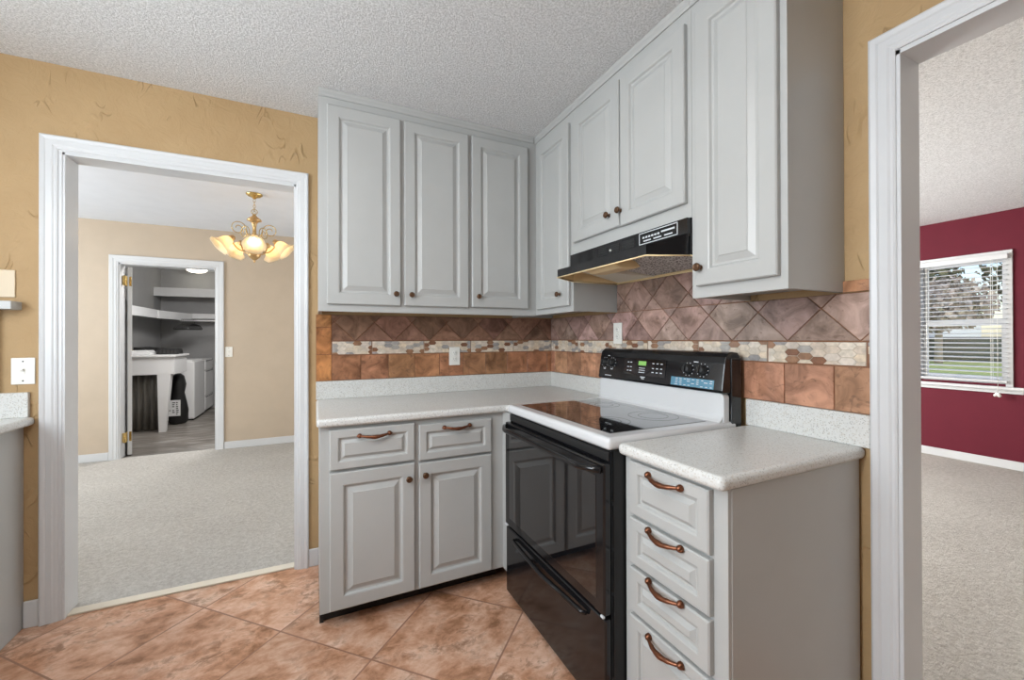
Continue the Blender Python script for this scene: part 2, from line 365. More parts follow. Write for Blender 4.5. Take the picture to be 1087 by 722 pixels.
# kitchen shell
mb = MB(); mb.box(-3.4, -2.545, 0, .105, 0, H); mb.box(-2.545, -1.61, 0, .105, 2.085, H); mb.box(-1.61, .0, 0, .105, 0, H); struct('wall_back', mb, 'tan')
mb = MB(); mb.box(0, .1, -1.945, .105, 0, H); mb.box(0, .1, -2.86, -1.945, 2.07, H); mb.box(0, .1, -4.2, -2.86, 0, H); struct('wall_right', mb, 'tan')
mb = MB(); mb.box(-3.5, -3.4, -4.3, .105, 0, H); struct('wall_left', mb, 'tan')
mb = MB(); mb.box(-3.5, .1, -4.3, -4.2, 0, H); struct('wall_front', mb, 'darkwall')
mb = MB(); mb.box(-3.5, .05, -4.3, .05, H, H+.08); struct('ceiling', mb, 'popcorn')
mb = MB(); mb.box(-3.5, .05, -4.3, .03, -.08, 0); struct('floor', mb, 'floor')
# dining
mb = MB(); mb.box(-5.3, -3.365, 3.10, 3.22, 0, 2.55); mb.box(-3.365, -2.525, 3.10, 3.22, 2.045, 2.55); mb.box(-2.525, .1, 3.10, 3.22, 0, 2.55); struct('wall_dining_far', mb, 'beige')
mb = MB(); mb.box(-5.3, -5.2, .105, 3.1, 0, 2.55); struct('wall_dining_left', mb, 'beige')
mb = MB(); mb.box(-.1, 0, .105, 3.1, 0, 2.55); struct('wall_dining_right', mb, 'beige')
mb = MB(); mb.box(-5.3, -3.5, 0, .105, 0, 2.55); struct('wall_dining_near', mb, 'beige')
mb = MB(); mb.box(-5.3, 0, .05, 3.2, 2.476, 2.55); struct('ceiling_dining', mb, 'smoothceil')
mb = MB(); mb.box(-5.3, 0, .066, 3.15, -.08, .004); struct('floor_dining', mb, 'carpet')
# laundry
mb = MB(); mb.box(-4.05, -3.95, 3.22, 6.7, 0, 2.5); struct('wall_laundry_left', mb, 'lgrey')
mb = MB(); mb.box(-4.05, -1.7, 6.6, 6.7, 0, 2.5); struct('wall_laundry_back', mb, 'lgrey')
mb = MB(); mb.box(-1.8, -1.7, 3.22, 6.6, 0, 2.5); struct('wall_laundry_right', mb, 'lgrey')
mb = MB(); mb.box(-4.05, -1.7, 3.22, 6.7, 2.476, 2.55); struct('ceiling_laundry', mb, 'smoothceil')
mb = MB(); mb.box(-4.05, -1.7, 3.15, 6.7, -.08, .0); struct('floor_laundry', mb, 'vinyl')
# living room
WX = 4.38; wy0, wy1, wz0, wz1 = -1.02, -.405, .80, 2.01
mb = MB(); mb.box(WX, WX+.12, -4.3, wy0, 0, 2.45); mb.box(WX, WX+.12, wy1, 1.8, 0, 2.45); mb.box(WX, WX+.12, wy0, wy1, 0, wz0); mb.box(WX, WX+.12, wy0, wy1, wz1, 2.45); struct('wall_living_far', mb, 'red')
mb = MB(); mb.box(0.1, WX+.12, -4.4, -4.3, 0, 2.45); struct('wall_living_front', mb, 'beige')
mb = MB(); mb.box(0.1, WX+.12, 1.8, 1.9, 0, 2.45); struct('wall_living_back', mb, 'beige')
mb = MB(); mb.box(.0, .1, .105, 1.9, 0, 2.45); struct('wall_living_side', mb, 'beige')
mb = MB(); mb.box(.05, WX+.1, -4.35, 1.85, 2.446, 2.53); struct('ceiling_living', mb, 'popcorn')
mb = MB(); mb.box(.06, WX+.05, -4.35, 1.85, -.08, .004); struct('floor_living', mb, 'carpet')

# casing helper: profiled board along path
def casing(mb, pl, u0, u1, vt, wd, side='both', flip=0, z0=0):
    # steps from inner edge (0) to outer edge (wd): thickness
    prof = [(0, .010), (.006, .013), (.012, .013), (.018, .016), (.038, .016), (.043, .019), (wd-.006, .021), (wd, .017)]
    def strip(inner, outer, horiz, fix):
        vs = []; fs = []
        n = len(prof)
        for (d, t) in [(0, 0)]+prof+[(wd, 0)]:
            f = d/wd
            a, b = fix(d)
            vs.append((a, t)); vs.append((b, t))
        V = [pl.P(a[0], a[1], t) for a, t in vs]
        for i in range(len(vs)//2-1): fs.append((2*i, 2*i+1, 2*i+3, 2*i+2))
        mb.add(V, fs)
    if side in ('both', 'lo'): strip(0, 0, 0, lambda d: ((u0-d, z0), (u0-d, vt+d)))
    if side in ('both', 'hi'): strip(0, 0, 0, lambda d: ((u1+d, z0), (u1+d, vt+d)))
    strip(0, 0, 0, lambda d: ((u0-d, vt+d), (u1+d, vt+d)))
pb = Plane('back', 0.0)
mb = MB(); casing(mb, pb, -2.552, -1.612, 2.095, .058); struct('trim_1', mb, 'white')
mb = MB(); mb.box(-2.5535, -2.540, -.007, -.0005, 0, 2.097); mb.box(-1.614, -1.6105, -.007, -.0005, 0, 2.097); mb.box(-2.553, -1.611, -.0065, -.0005, 2.086, 2.0975); mb.box(-2.5455, -2.531, -.004, .112, 0, 2.09, .001); mb.box(-1.624, -1.6095, -.004, .112, 0, 2.09, .001); mb.box(-2.545, -1.61, -.004, .112, 2.076, 2.0905); struct('trim_2', mb, 'white')
pr_ = Plane('right', 0.0)
mb = MB(); casing(mb, pr_, -2.86, -1.936, 2.077, .062); struct('trim_3', mb, 'white')
mb = MB(); mb.box(-.006, .106, -1.9455, -1.932, 0, 2.075); mb.box(-.006, .106, -2.862, -2.852, 0, 2.075); mb.box(-.006, .106, -2.86, -1.935, 2.063, 2.0765); struct('trim_4', mb, 'white')
# living-side casing edge
# dining door casing and jamb
pd = Plane('back', 3.10)
mb = MB(); casing(mb, pd, -3.362, -2.528, 2.05, .075, z0=.004); struct('trim_5', mb, 'white')
mb = MB(); mb.box(-3.366, -3.352, 3.095, 3.225, .004, 2.048); mb.box(-2.538, -2.524, 3.095, 3.225, .004, 2.048); mb.box(-3.365, -2.525, 3.095, 3.225, 2.036, 2.0485); struct('trim_6', mb, 'white')
# threshold strip
mb = MB(); mb.box(-2.531, -1.624, .012, .066, 0, .009, .003); struct('trim_7', mb, 'thresh')
# baseboards
def basebd(name, x0, x1, y0, y1, h, m='white', z0=0):
    mb = MB(); mb.box(x0, x1, y0, y1, z0, h, .004); struct(name, mb, m)
basebd('baseboard_back_left', -2.660, -2.611, -.014, -.001, .115)
basebd('baseboard_back_right', -1.553, -1.500, -.014, -.001, .095)
basebd('baseboard_dining_left', -5.2, -3.44, 3.086, 3.099, .085, z0=.004)
basebd('baseboard_dining_right', -2.45, -.1, 3.086, 3.099, .085, z0=.004)
basebd('baseboard_living', WX-.013, WX-.001, -4.2, 1.7, .085, z0=.004)

# living window: frame, sashes, glass, sill, blind
mb = MB(); y0, y1 = wy0-.042, wy1+.04
mb.box(WX-.018, WX, wy0-.045, wy0, .777, 2.009); mb.box(WX-.018, WX, wy1, wy1+.045, .777, 2.009); mb.box(WX-.020, WX, wy0-.046, wy1+.046, 2.0095, 2.068, .002)
win = struct('window_1', mb, 'white')
mb = MB()
for z0, z1, xx in ((wz0, 1.40, WX+.045), (1.38, wz1, WX+.07)):
    mb.box(xx, xx+.03, wy0+.009, wy0+.04, z0+.04, z1-.04); mb.box(xx, xx+.03, wy1-.04, wy1-.009, z0+.04, z1-.04); mb.box(xx-.001, xx+.031, wy0+.009, wy1-.009, z0, z0+.04); mb.box(xx-.001, xx+.031, wy0+.009, wy1-.009, z1-.04, z1)
mb.box(WX, WX+.12, wy0, wy0+.008, wz0+.008, wz1-.008); mb.box(WX, WX+.12, wy1-.008, wy1, wz0+.008, wz1-.008); mb.box(WX, WX+.12, wy0, wy1, wz1-.008, wz1); mb.box(WX, WX+.12, wy0, wy1, wz0, wz0+.008)
o = struct('sash_frame', mb, 'white', win)
mb = MB(); mb.box(WX+.058, WX+.062, wy0+.03, wy1-.03, wz0+.03, 1.385); mb.box(WX+.083, WX+.087, wy0+.03, wy1-.03, 1.415, wz1-.03); o = struct('glass_pane', mb, 'glass', win)
mb = MB(); mb.box(WX-.055, WX, -1.15, -.30, .748, .776, .005); mb.box(WX-.02, WX, -1.13, -.32, .712, .748, .003); o = struct('window_sill', mb, 'white', win)
bl = thing('window_blind', (WX-.035, -.7125, .80), 'white horizontal slat blind hanging in the far room window, cord dangling', 'blind')
mb = MB(); mb.box(WX-.05, WX-.019, -1.045, -.38, 1.985, 2.035, .004); part('head_rail', mb, 'white', bl)
mb = MB(); z = .865
while z < 1.97:
    a = R(12); dx, dz = .022*math.cos(a), .022*math.sin(a); xc = WX-.043
    mb.prism([(xc-dx, -1.04, z-dz), (xc+dx, -1.04, z+dz), (xc+dx, -1.04, z+dz+.003), (xc-dx, -1.04, z-dz+.003)], (0, .655, 0)); z += .046
part('slats', mb, 'white', bl)
mb = MB()
for yy in (-.94, -.48): mb.box(WX-.066, WX-.0645, yy-.0015, yy+.0015, .83, 1.99); mb.box(WX-.021, WX-.0195, yy-.0015, yy+.0015, .83, 1.99)
part('ladder_cord', mb, 'plate', bl)
mb = MB(); mb.box(WX-.060, WX-.025, -1.04, -.385, .815, .833, .003); part('bottom_rail', mb, 'white', bl)
mb = MB(); mb.tube([(WX-.075, -.985, 1.98), (WX-.075, -.985, .72)], .002, 6); mb.lathe([(.004, 0), (.012, -.01), (.014, -.035), (.004, -.045)], (WX-.075, -.985, .72), (0, .3, 1), 10); mb.lathe([(.004, 0), (.012, -.01), (.014, -.035), (.004, -.045)], (WX-.075, -.985, .72), (0, -.6, 1), 10)
part('pull_cord', mb, 'plate', bl)

# ================================================================ UPPER CABINETS
ZB = 1.389; UD = .305; RD = .294
def crown(mb, pl, u0, u1): mb.prism([pl.P(u0, H-.034, 0.0005), pl.P(u0, H-.034, .006), pl.P(u0, H-.026, .010), pl.P(u0, H-.012, .012), pl.P(u0, H-.001, .018), pl.P(u0, H-.001, .0005)], pl.P(u1, 0, 0)-pl.P(u0, 0, 0))
def wallcab(name, pl, depth, u0, u1, v0, doors, label, endlabel=None, knobs=(), crown_range=None):
    """carcass with recessed bottom, face frame proud, doors"""
    org = pl.P((u0+u1)/2, v0, -depth/2)
    t = thing(name, org, label, 'cabinet')
    mb = MB()
    def bx(ua, ub, va, vb, wa, wb, bev=0):
        p, q = pl.P(ua, va, wa), pl.P(ub, vb, wb); mb.box(p.x, q.x, p.y, q.y, p.z, q.z, bev)
    D = depth-.002
    bx(u0+.0005, u0+.018, v0+.002, H-.002, -D, -.019); bx(u1-.018, u1-.0005, v0+.002, H-.002, -D, -.019)
    bx(u0+.018, u1-.018, v0+.022, v0+.038, -D, -.019); bx(u0+.018, u1-.018, H-.02, H-.002, -D, -.019)
    bx(u0+.018, u1-.018, v0+.038, H-.02, -D, -D+.006)
    part('carcass', mb, 'grey', t)
    mb = MB(); bx(u0, u1, v0, H-.001, -.019, 0, .001); part('face_frame', mb, 'grey', t)
    mb = MB(); cr = crown_range or (u0, u1); crown(mb, pl, *cr); part('crown_strip', mb, 'grey', t)
    for (a, b, c, d, ku, kv) in doors:
        dr = part('door', panel(pl, a, b, c, d, door_rings()), 'grey', t)
        knob(pl, ku, kv, .020, dr)
    return t
PB = Plane('back', -UD); PR = Plane('right', -RD)
wallcab('wall_cabinet', PB, UD, -1.507, -RD-.0006, 1.384, [(-1.468, -1.114, 1.420, 2.402, -1.14, 1.480), (-1.094, -.737, 1.422, 2.402, -1.060, 1.479), (-.716, -.358, 1.426, 2.402, -.682, 1.486)],
        'grey three-door wall cabinet beside the doorway with hanging light beyond', crown_range=(-1.507, -RD-.02))
wallcab('wall_cabinet', PR, RD, -.712, -.001-0, ZB, [(-.690, -.345, 1.420, 2.390, -.607, 1.487)],
        'narrow grey single-door wall cabinet in the corner, left of the range hood', crown_range=(-.712, -UD-.0))
wallcab('wall_cabinet', PR, RD, -1.469, -.713, 1.684, [(-1.094, -.735, 1.742, 2.390, -1.030, 1.805), (-1.452, -1.102, 1.738, 2.390, -1.108, 1.806)],
        'short grey double-door wall cabinet directly above the black range hood')
wallcab('wall_cabinet', PR, RD, -1.803, -1.470, ZB, [(-1.783, -1.499, 1.429, 2.390, -1.521, 1.492)],
        'tall grey single-door wall cabinet on the right, nearest the open doorway')

# ================================================================ RANGE HOOD
hd = thing('range_hood', (-.22, -1.09, 1.546), 'black under-cabinet range hood with yellowed cream underside above the stove', 'range hood')
y0, y1 = -1.468, -.714
mb = MB()
top = [(-.004, y0), (-.30, y0), (-.30, y1), (-.004, y1)]
low = [(-.004, y0), (-.30, y0), (-.448, -1.402), (-.448, -.802), (-.30, y1), (-.004, y1)]
# front control fascia
mb.box(-.316, -.296, y0, y1, 1.622, 1.681, .002)
# sloped visor top and mitred corners, lip
A = lambda x, y, z: (x, y, z)
vs = [A(-.31, y0, 1.625), A(-.31, y1, 1.625), A(-.448, -.802, 1.583), A(-.448, -1.402, 1.583), A(-.30, y0, 1.583), A(-.30, y1, 1.583),
      A(-.448, -.802, 1.546), A(-.448, -1.402, 1.546), A(-.30, y0, 1.546), A(-.30, y1, 1.546)]
mb.add(vs, [(0, 1, 2, 3), (0, 3, 4), (1, 5, 2), (3, 2, 6, 7), (4, 3, 7, 8), (5, 9, 6, 2)])
mb.box(-.30, -.004, y0, y0+.006, 1.546, 1.681); mb.box(-.30, -.004, y1-.006, y1, 1.546, 1.681); mb.box(-.30, -.004, y0, y1, 1.675, 1.682)
part('canopy', mb, 'black', hd)
mb = MB()   # inner liner, cream
g = .004
vs = [A(-.298, y0+.008, 1.62), A(-.298, y1-.008, 1.62), A(-.444, -.804-g, 1.580), A(-.444, -1.400+g, 1.580), A(-.444, -.804-g, 1.547), A(-.444, -1.400+g, 1.547), A(-.298, y0+.008, 1.547), A(-.298, y1-.008, 1.547)]
mb.add(vs, [(0, 1, 2, 3), (3, 2, 4, 5), (3, 5, 6, 0), (2, 1, 7, 4)])
mb.box(-.298, -.006, y0+.007, y0+.009, 1.547, 1.672); mb.box(-.298, -.006, y1-.009, y1-.007, 1.547, 1.672); mb.box(-.298, -.006, y0+.008, y1-.008, 1.670, 1.673); mb.box(-.0075, -.0055, y0+.008, y1-.008, 1.547, 1.672)
rim = [(-.010, y0), (-.30, y0), (-.45, -1.402), (-.45, -.802), (-.30, y1), (-.010, y1)]
for i in range(6):
    a, b = Vector((*rim[i], 1.5445)), Vector((*rim[(i+1) % 6], 1.5445)); mb.tube([a, b], .0028, 6)
part('liner', mb, 'cream', hd, 'yellowed cream inner liner')
mb = MB(); mb.box(-.29, -.012, -1.00, -.99, 1.55, 1.67); mb.prism([(-.012, -.73, 1.552), (-.28, -.73, 1.600), (-.28, -.73, 1.606), (-.012, -.73, 1.558)], (0, -.26, 0)); part('blower_cover', mb, 'creamw', hd, 'cream sheet-metal cover')
mb = MB(); mb.prism([(-.430, -.985, 1.556), (-.425, -.985, 1.585), (-.36, -.985, 1.60), (-.30, -.985, 1.575), (-.27, -.985, 1.552), (-.30, -.985, 1.541), (-.38, -.985, 1.538)], (0, -.20, 0), .005, 2); part('lamp_cover', mb, 'cream', hd, 'yellowed lamp cover')
mb = MB(); mb.prism([(-.020, -1.005, 1.553), (-.40, -1.005, 1.580), (-.40, -1.005, 1.588), (-.020, -1.005, 1.561)], (0, -.39, 0)); part('grease_filter', mb, 'mesh', hd, 'grey metal mesh filter')
for a, b in ((-1.025, -.95), (-1.105, -1.035), (-1.20, -1.115)):
    mb = MB(); mb.box(-.3165, -.3155, a+.004, b-.004, 1.629, 1.666)
    for k in range(3): mb.box(-.3185, -.316, a+.006, b-.006, 1.632+k*.012, 1.639+k*.012)
    part('vent_grille', mb, 'kick', hd)
mb = MB(); mb.box(-.318, -.3155, -1.425, -1.225, 1.628, 1.631); mb.box(-.318, -.3155, -1.425, -1.225, 1.672, 1.675); mb.box(-.318, -.3155, -1.425, -1.422, 1.628, 1.675); mb.box(-.318, -.3155, -1.228, -1.225, 1.628, 1.675)
mb.box(-.318, -.3155, -1.41, -1.345, 1.655, 1.661); 
for k in range(6): mb.box(-.318, -.3155, -1.335+k*.016, -1.325+k*.016, 1.651, 1.658)
for k in range(3): mb.box(-.318, -.3155, -1.40+k*.055, -1.36+k*.055, 1.638, 1.643)
part('control_label', mb, 'grmark', hd, 'pale outlined control label')
mb = MB(); mb.lathe([(.005, 0), (.005, .006), (.003, .008)], (-.316, -1.045, 1.643), (-1, 0, 0), 10); part('switch', mb, 'plate', hd, 'white switch')

# ================================================================ BACKSPLASH TILES
def clip(poly, u0, u1, v0, v1):
    for ax, lim, sg in ((0, u0, 1), (0, u1, -1), (1, v0, 1), (1, v1, -1)):
        out = []
        for i in range(len(poly)):
            a, b = poly[i], poly[(i+1) % len(poly)]; da, db = sg*(a[ax]-lim), sg*(b[ax]-lim)
            if da >= 0: out.append(a)
            if (da > 0 > db) or (da < 0 < db):
                t = da/(da-db); out.append((a[0]+t*(b[0]-a[0]), a[1]+t*(b[1]-a[1])))
        poly = out
        if len(poly) < 3: return []
    return poly
def tile(mb, pl, poly, t, gap, ch, col):
    # remove near duplicate points
    q = []
    for p in poly:
        if not q or math.dist(p, q[-1]) > 1e-4: q.append(p)
    if len(q) > 1 and math.dist(q[0], q[-1]) < 1e-4: q.pop()
    if len(q) < 3: return
    ar = sum(q[i][0]*q[(i+1) % len(q)][1]-q[(i+1) % len(q)][0]*q[i][1] for i in range(len(q)))/2
    if abs(ar) < 6e-5: return
    if ar < 0: q = q[::-1]
    def inset(q, d):
        n = len(q); r = []
        for i in range(n):
            a, b, c = Vector(q[i-1]), Vector(q[i]), Vector(q[(i+1) % n])
            d1 = (b-a).normalized(); d2 = (c-b).normalized(); n1 = Vector((-d1.y, d1.x)); n2 = Vector((-d2.y, d2.x))
            m = (n1+n2); k = m.dot(n1)
            m = m*(d/max(k, .4)); r.append(tuple(b+m))
        return r
    a = inset(q, gap); b = inset(a, ch); n = len(a)
    vs = [pl.P(u, v, .002) for u, v in a]+[pl.P(u, v, t-ch) for u, v in a]+[pl.P(u, v, t) for u, v in b]
    fs = [(i, (i+1) % n, n+(i+1) % n, n+i) for i in range(n)]+[(n+i, n+(i+1) % n, 2*n+(i+1) % n, 2*n+i) for i in range(n)]+[tuple(2*n+i for i in range(n))]
    mb.add(vs, fs, col)
def hexrow(mb, pl, u0, u1, v0, v1, rr, edges, pal):
    hh = (v1-v0)/6; a = .0265; b = .0150
    for e0, e1 in zip(edges[:-1], edges[1:]):
        for r in range(-1, 8):
            for k in range(-1, int((e1-e0)/(2*(a+b)))+2):
                uc = e0+.01+2*(a+b)*k+(a+b if r % 2 else 0); vc = v0+hh*r
                poly = [(uc-a, vc), (uc-b, vc-hh), (uc+b, vc-hh), (uc+a, vc), (uc+b, vc+hh), (uc-b, vc+hh)]
                poly = clip(poly, max(e0+.002, u0), min(e1-.002, u1), v0, v1)
                if poly: tile(mb, pl, poly, .009, .0008, .0006, rr.choice(pal))
pal = [(.66, .56, .44), (.70, .62, .52), (.62, .52, .42), (.40, .37, .34), (.33, .31, .30), (.68, .56, .42), (.66, .58, .48), (.22, .10, .055), (.64, .56, .48), (.30, .16, .09)]
def splash(pl, u0, u1, sq, diag0, mosed, seed, c_sq, c_dg, toppad, extra=None, org=None):
    rr = random.Random(seed)
    def j(c): b = rr.uniform(.80, 1.20); return tuple(max(.02, x*b*rr.uniform(.95, 1.05)) for x in c)
    mb = MB(); lo, hi = 1.0125, 1.156
    for a, b in zip(sq[:-1], sq[1:]):
        a2, b2 = max(a, u0), min(b, u1)
        if b2-a2 > .008: tile(mb, pl, [(a2, lo), (b2, lo), (b2, hi), (a2, hi)], .009, .0017, .0012, j(c_sq))
    p = .2155; h = p/2; zb = 1.236
    for r in range(0, 3):
        for k in range(-12, 12):
            uc = diag0+p*k+(h if r % 2 else 0)*1.0; vc = zb+h*(r)
            poly = clip([(uc-h, vc), (uc, vc-h), (uc+h, vc), (uc, vc+h)], u0, u1, zb, toppad)
            if poly: tile(mb, pl, poly, .009, .0018, .0012, j(c_dg))
    if extra: extra(mb, pl, j)
    return mb, rr
# back wall field: x -1.438..-.01 ; plain bullnose column at left
def exb(mb, pl, j):
    for a, b in ((1.0125, 1.16), (1.16, 1.312), (1.312, 1.3835)): tile(mb, pl, [(-1.517, a), (-1.438, a), (-1.438, b), (-1.517, b)], .009, .0014, .0012, j((.40, .17, .06)))
sqb = [-1.438+.1545*k for k in range(0, 11)]
pl0 = Plane('back', -.001)
bs = thing('tile_backsplash', (-.76, -.001, 1.013), 'brown diagonal tile backsplash with pebble band on the wall left of the corner', 'backsplash')
mb, rr = splash(pl0, -1.438, -.011, sqb, -.99, None, 3, (.33, .15, .075), (.23, .12, .08), 1.3835, exb)
part('tiles', mb, 'walltile', bs)
mb = MB(); hexrow(mb, pl0, -1.438, -.011, 1.159, 1.233, random.Random(5), [-1.4365, -1.222, -.917, -.612, -.307, -.002], pal); part('mosaic_band', mb, 'mosaic', bs)
mb = MB()
for a, b in ((-1.4365, -1.222), (-1.222, -.917), (-.917, -.612), (-.612, -.307), (-.307, -.012)): mb.box(a+.002, b-.002, -.0082, -.0055, 1.160, 1.232)
part('mosaic_grout', mb, 'grout2', bs)
mb = MB(); mb.box(-1.517, -.0105, -.0055, -.001, 1.0125, 1.3835); part('grout_bed', mb, 'grout', bs)
pl1 = Plane('right', -.001)
bs2 = thing('tile_backsplash', (-.001, -.93, 1.013), 'brown diagonal tile backsplash with pebble band on the wall behind the stove', 'backsplash')
def exr(mb, pl, j):
    for a, b in ((-1.8735, -1.80),): tile(mb, pl, [(a, 1.3885), (b, 1.3885), (b, 1.427), (a, 1.427)], .010, .0012, .0015, j((.36, .17, .08)))
    # taller diagonal field behind the hood, up to the hood
sqr = sorted([-1.463-.1565*k for k in range(-10, 5)])
mb, rr = splash(pl1, -1.8735, -.001, sqr, -1.3085, None, 11, (.38, .195, .115), (.33, .22, .18), 1.3875, exr)  # tiles here paler and greyer: bluish sheen put into their colour
def j(c): b = rr.uniform(.80, 1.20); return tuple(x*b*rr.uniform(.95, 1.05) for x in c)
for r in range(1, 4):       # above cabinet-bottom height between the two cabinets
    for k in range(-12, 12):
        uc = -1.3085+.2155*k+(.10775 if r % 2 else 0); vc = 1.236+.10775*r
        poly = clip([(uc-.10775, vc), (uc, vc-.10775), (uc+.10775, vc), (uc, vc+.10775)], -1.467, -.715, 1.3875, 1.543)
        if poly: tile(mb, pl1, poly, .009, .0018, .0012, j((.30, .19, .15)))
part('tiles', mb, 'walltile', bs2)
mb = MB(); hexrow(mb, pl1, -1.8735, -.011, 1.159, 1.233, random.Random(9), [-1.8735, -1.864, -1.559, -1.254, -.949, -.644, -.339, -.034, -.002], pal); part('mosaic_band', mb, 'mosaic', bs2)
mb = MB()
for a, b in ((-1.864, -1.559), (-1.559, -1.254), (-1.254, -.949), (-.949, -.644), (-.644, -.339), (-.339, -.034)): mb.box(-.0082, -.0055, a+.002, b-.002, 1.160, 1.232)
part('mosaic_grout', mb, 'grout2', bs2)
mb = MB(); mb.box(-.0055, -.001, -1.8735, -.001, 1.0125, 1.3875); mb.box(-.0055, -.001, -1.467, -.715, 1.3875, 1.543); part('grout_bed', mb, 'grout', bs2)

# ================================================================ COUNTERTOPS
CT = .912; CB = .876
def top(pts, org, label, strips):
    t = thing('countertop', org, label, 'countertop')
    mb = MB(); mb.prism([(x, y, CB) for x, y in pts], (0, 0, CT-CB), .014, 4); o = part('slab', mb, 'counter', t)
    for s_ in strips: mb = MB(); mb.box(*s_, .003); part('backsplash_strip', mb, 'counter', t)
    return t
top([(-1.517, -.001), (-.001, -.001), (-.001, -.7115), (-.652, -.7115), (-.652, -.646), (-1.517, -.646)], (-.76, -.32, CB), 'white speckled L-shaped countertop in the corner, left of the stove',
    [(-1.517, -.002, -.019, -.001, CT, 1.012), (-.019, -.001, -.7115, -.019, CT, 1.012)])
top([(-.001, -1.4785), (-.001, -1.858), (-.646, -1.858), (-.646, -1.4785)], (-.32, -1.66, CB), 'short white speckled countertop right of the stove, over the drawers',
    [(-.019, -.001, -1.8735, -1.4785, CT, 1.012)])
top([(-3.399, -.001), (-2.625, -.001), (-2.625, -2.2), (-3.399, -2.2)], (-3.0, -1.1, CB), 'white speckled countertop at the far left edge, mostly out of view',
    [(-3.38, -2.642, -.019, -.001, CT, 1.02)])

# ================================================================ BASE CABINETS
def basebox(mb, x0, x1, y0, y1): mb.box(x0, x1, y0, y1, .085, CB-.001)
bc = thing('base_cabinet', (-1.08, -.31, 0), 'grey base cabinet with two drawers over two doors, left of the stove', 'cabinet')
mb = MB(); mb.box(-1.505, -.712, -.592, -.002, .085, CB-.001); part('carcass', mb, 'grey', bc)
FB = Plane('back', -.611)
mb = MB(); mb.box(-1.505, -.640, -.611, -.592, .085, CB-.001, .001); mb.box(-.660, -.640, -.7105, -.611, .085, CB-.001, .001); part('face_frame', mb, 'grey', bc)
mb = MB(); mb.box(-1.489, -.66, -.515, -.48, 0, .085); part('toe_kick', mb, 'kick', bc, 'black recessed toe kick')
mb = MB(); mb.box(-1.505, -1.489, -.53, -.03, 0, .085); part('side_panel', mb, 'kick', bc, 'black lower side piece')
for (a, b, c, d, uc) in ((-1.467, -1.109, .690, .860, -1.285), (-1.089, -.729, .684, .848, -.908)):
    dr = part('drawer', panel(FB, a, b, c, d, drawer_rings()), 'grey', bc); pull(FB, uc, .828, .020, dr, .125)
for (a, b, c, d, ku, kv) in ((-1.467, -1.109, .096, .678, -1.138, .612), (-1.089, -.729, .096, .672, -1.063, .619)):
    dr = part('door', panel(FB, a, b, c, d, door_rings()), 'grey', bc); knob(FB, ku, kv, .020, dr)
dc = thing('drawer_cabinet', (-.30, -1.66, 0), 'narrow grey cabinet with four stacked drawers right of the stove', 'cabinet')
mb = MB(); mb.box(-.592, -.016, -1.845, -1.4795, .085, CB-.001); mb.box(-.54, -.016, -1.845, -1.4795, 0, .085); part('carcass', mb, 'grey', dc)
mb = MB(); mb.box(-.611, -.592, -1.846, -1.4795, .085, CB-.001, .001); part('face_frame', mb, 'grey', dc)
mb = MB(); mb.box(-.598, -.560, -1.8475, -1.846, .085, CB-.001); mb.box(-.560, -.030, -1.847, -1.845, 0, CB-.001);  part('end_panel', mb, 'grey', dc)
FR = Plane('right', -.611)
for (c, d, pz) in ((.700, .864, .846), (.545, .688, .683), (.397, .533, .534)):
    dr = part('drawer', panel(FR, -1.806, -1.516, c, d, drawer_rings()), 'grey', dc); pull(FR, -1.662, pz-.003, .020, dr, .118)
dr = part('drawer', panel(FR, -1.806, -1.516, .112, .385, drawer_rings()), 'grey', dc); pull(FR, -1.662, .367, .020, dr, .118)
mb = MB(); mb.box(-.545, -.540, -1.84, -1.48, 0, .085); part('toe_kick', mb, 'kick', dc)
lc = thing('base_cabinet', (-3.0, -1.1, 0), 'plain grey cabinet side at the far left edge, under its countertop', 'cabinet')
mb = MB(); mb.box(-3.398, -2.68, -2.19, -.002, 0, CB-.001); part('carcass', mb, 'grey', lc)
mb = MB(); mb.box(-2.68, -2.662, -2.19, -.002, 0.001, CB-.001, .001); part('end_panel', mb, 'grey', lc)
# ledge
lg = thing('wall_ledge', (-3.0, -.05, 1.03), 'grey painted wall ledge and upright panel at the left edge, above the counter', 'shelf')
mb = MB(); mb.box(-3.39, -2.668, -.075, -.001, 1.376, 1.411, .002); part('shelf_board', mb, 'grey', lg)
mb = MB(); mb.box(-3.39, -2.745, -.055, -.001, 1.0205, 1.376, .002); part('upright_panel', mb, 'grey', lg)

# ================================================================ STOVE
Y0, Y1 = -1.4755, -.7135
st = thing('electric_stove', (-.35, -1.094, 0), 'black electric stove with white cooktop rim and glass top between the counters', 'stove')
mb = MB(); mb.box(-.655, -.035, Y0+.003, Y1-.003, .02, .884, .002); part('oven_body', mb, 'blackmat', st)
mb = MB(); mb.box(-.665, -.655, Y0+.004, Y1-.004, .05, .884); part('front_frame', mb, 'black', st)
mb = MB(); mb.box(-.672, -.664, Y0+.01, Y1-.01, .852, .880, .002)
part('vent_strip', mb, 'blackmat', st)
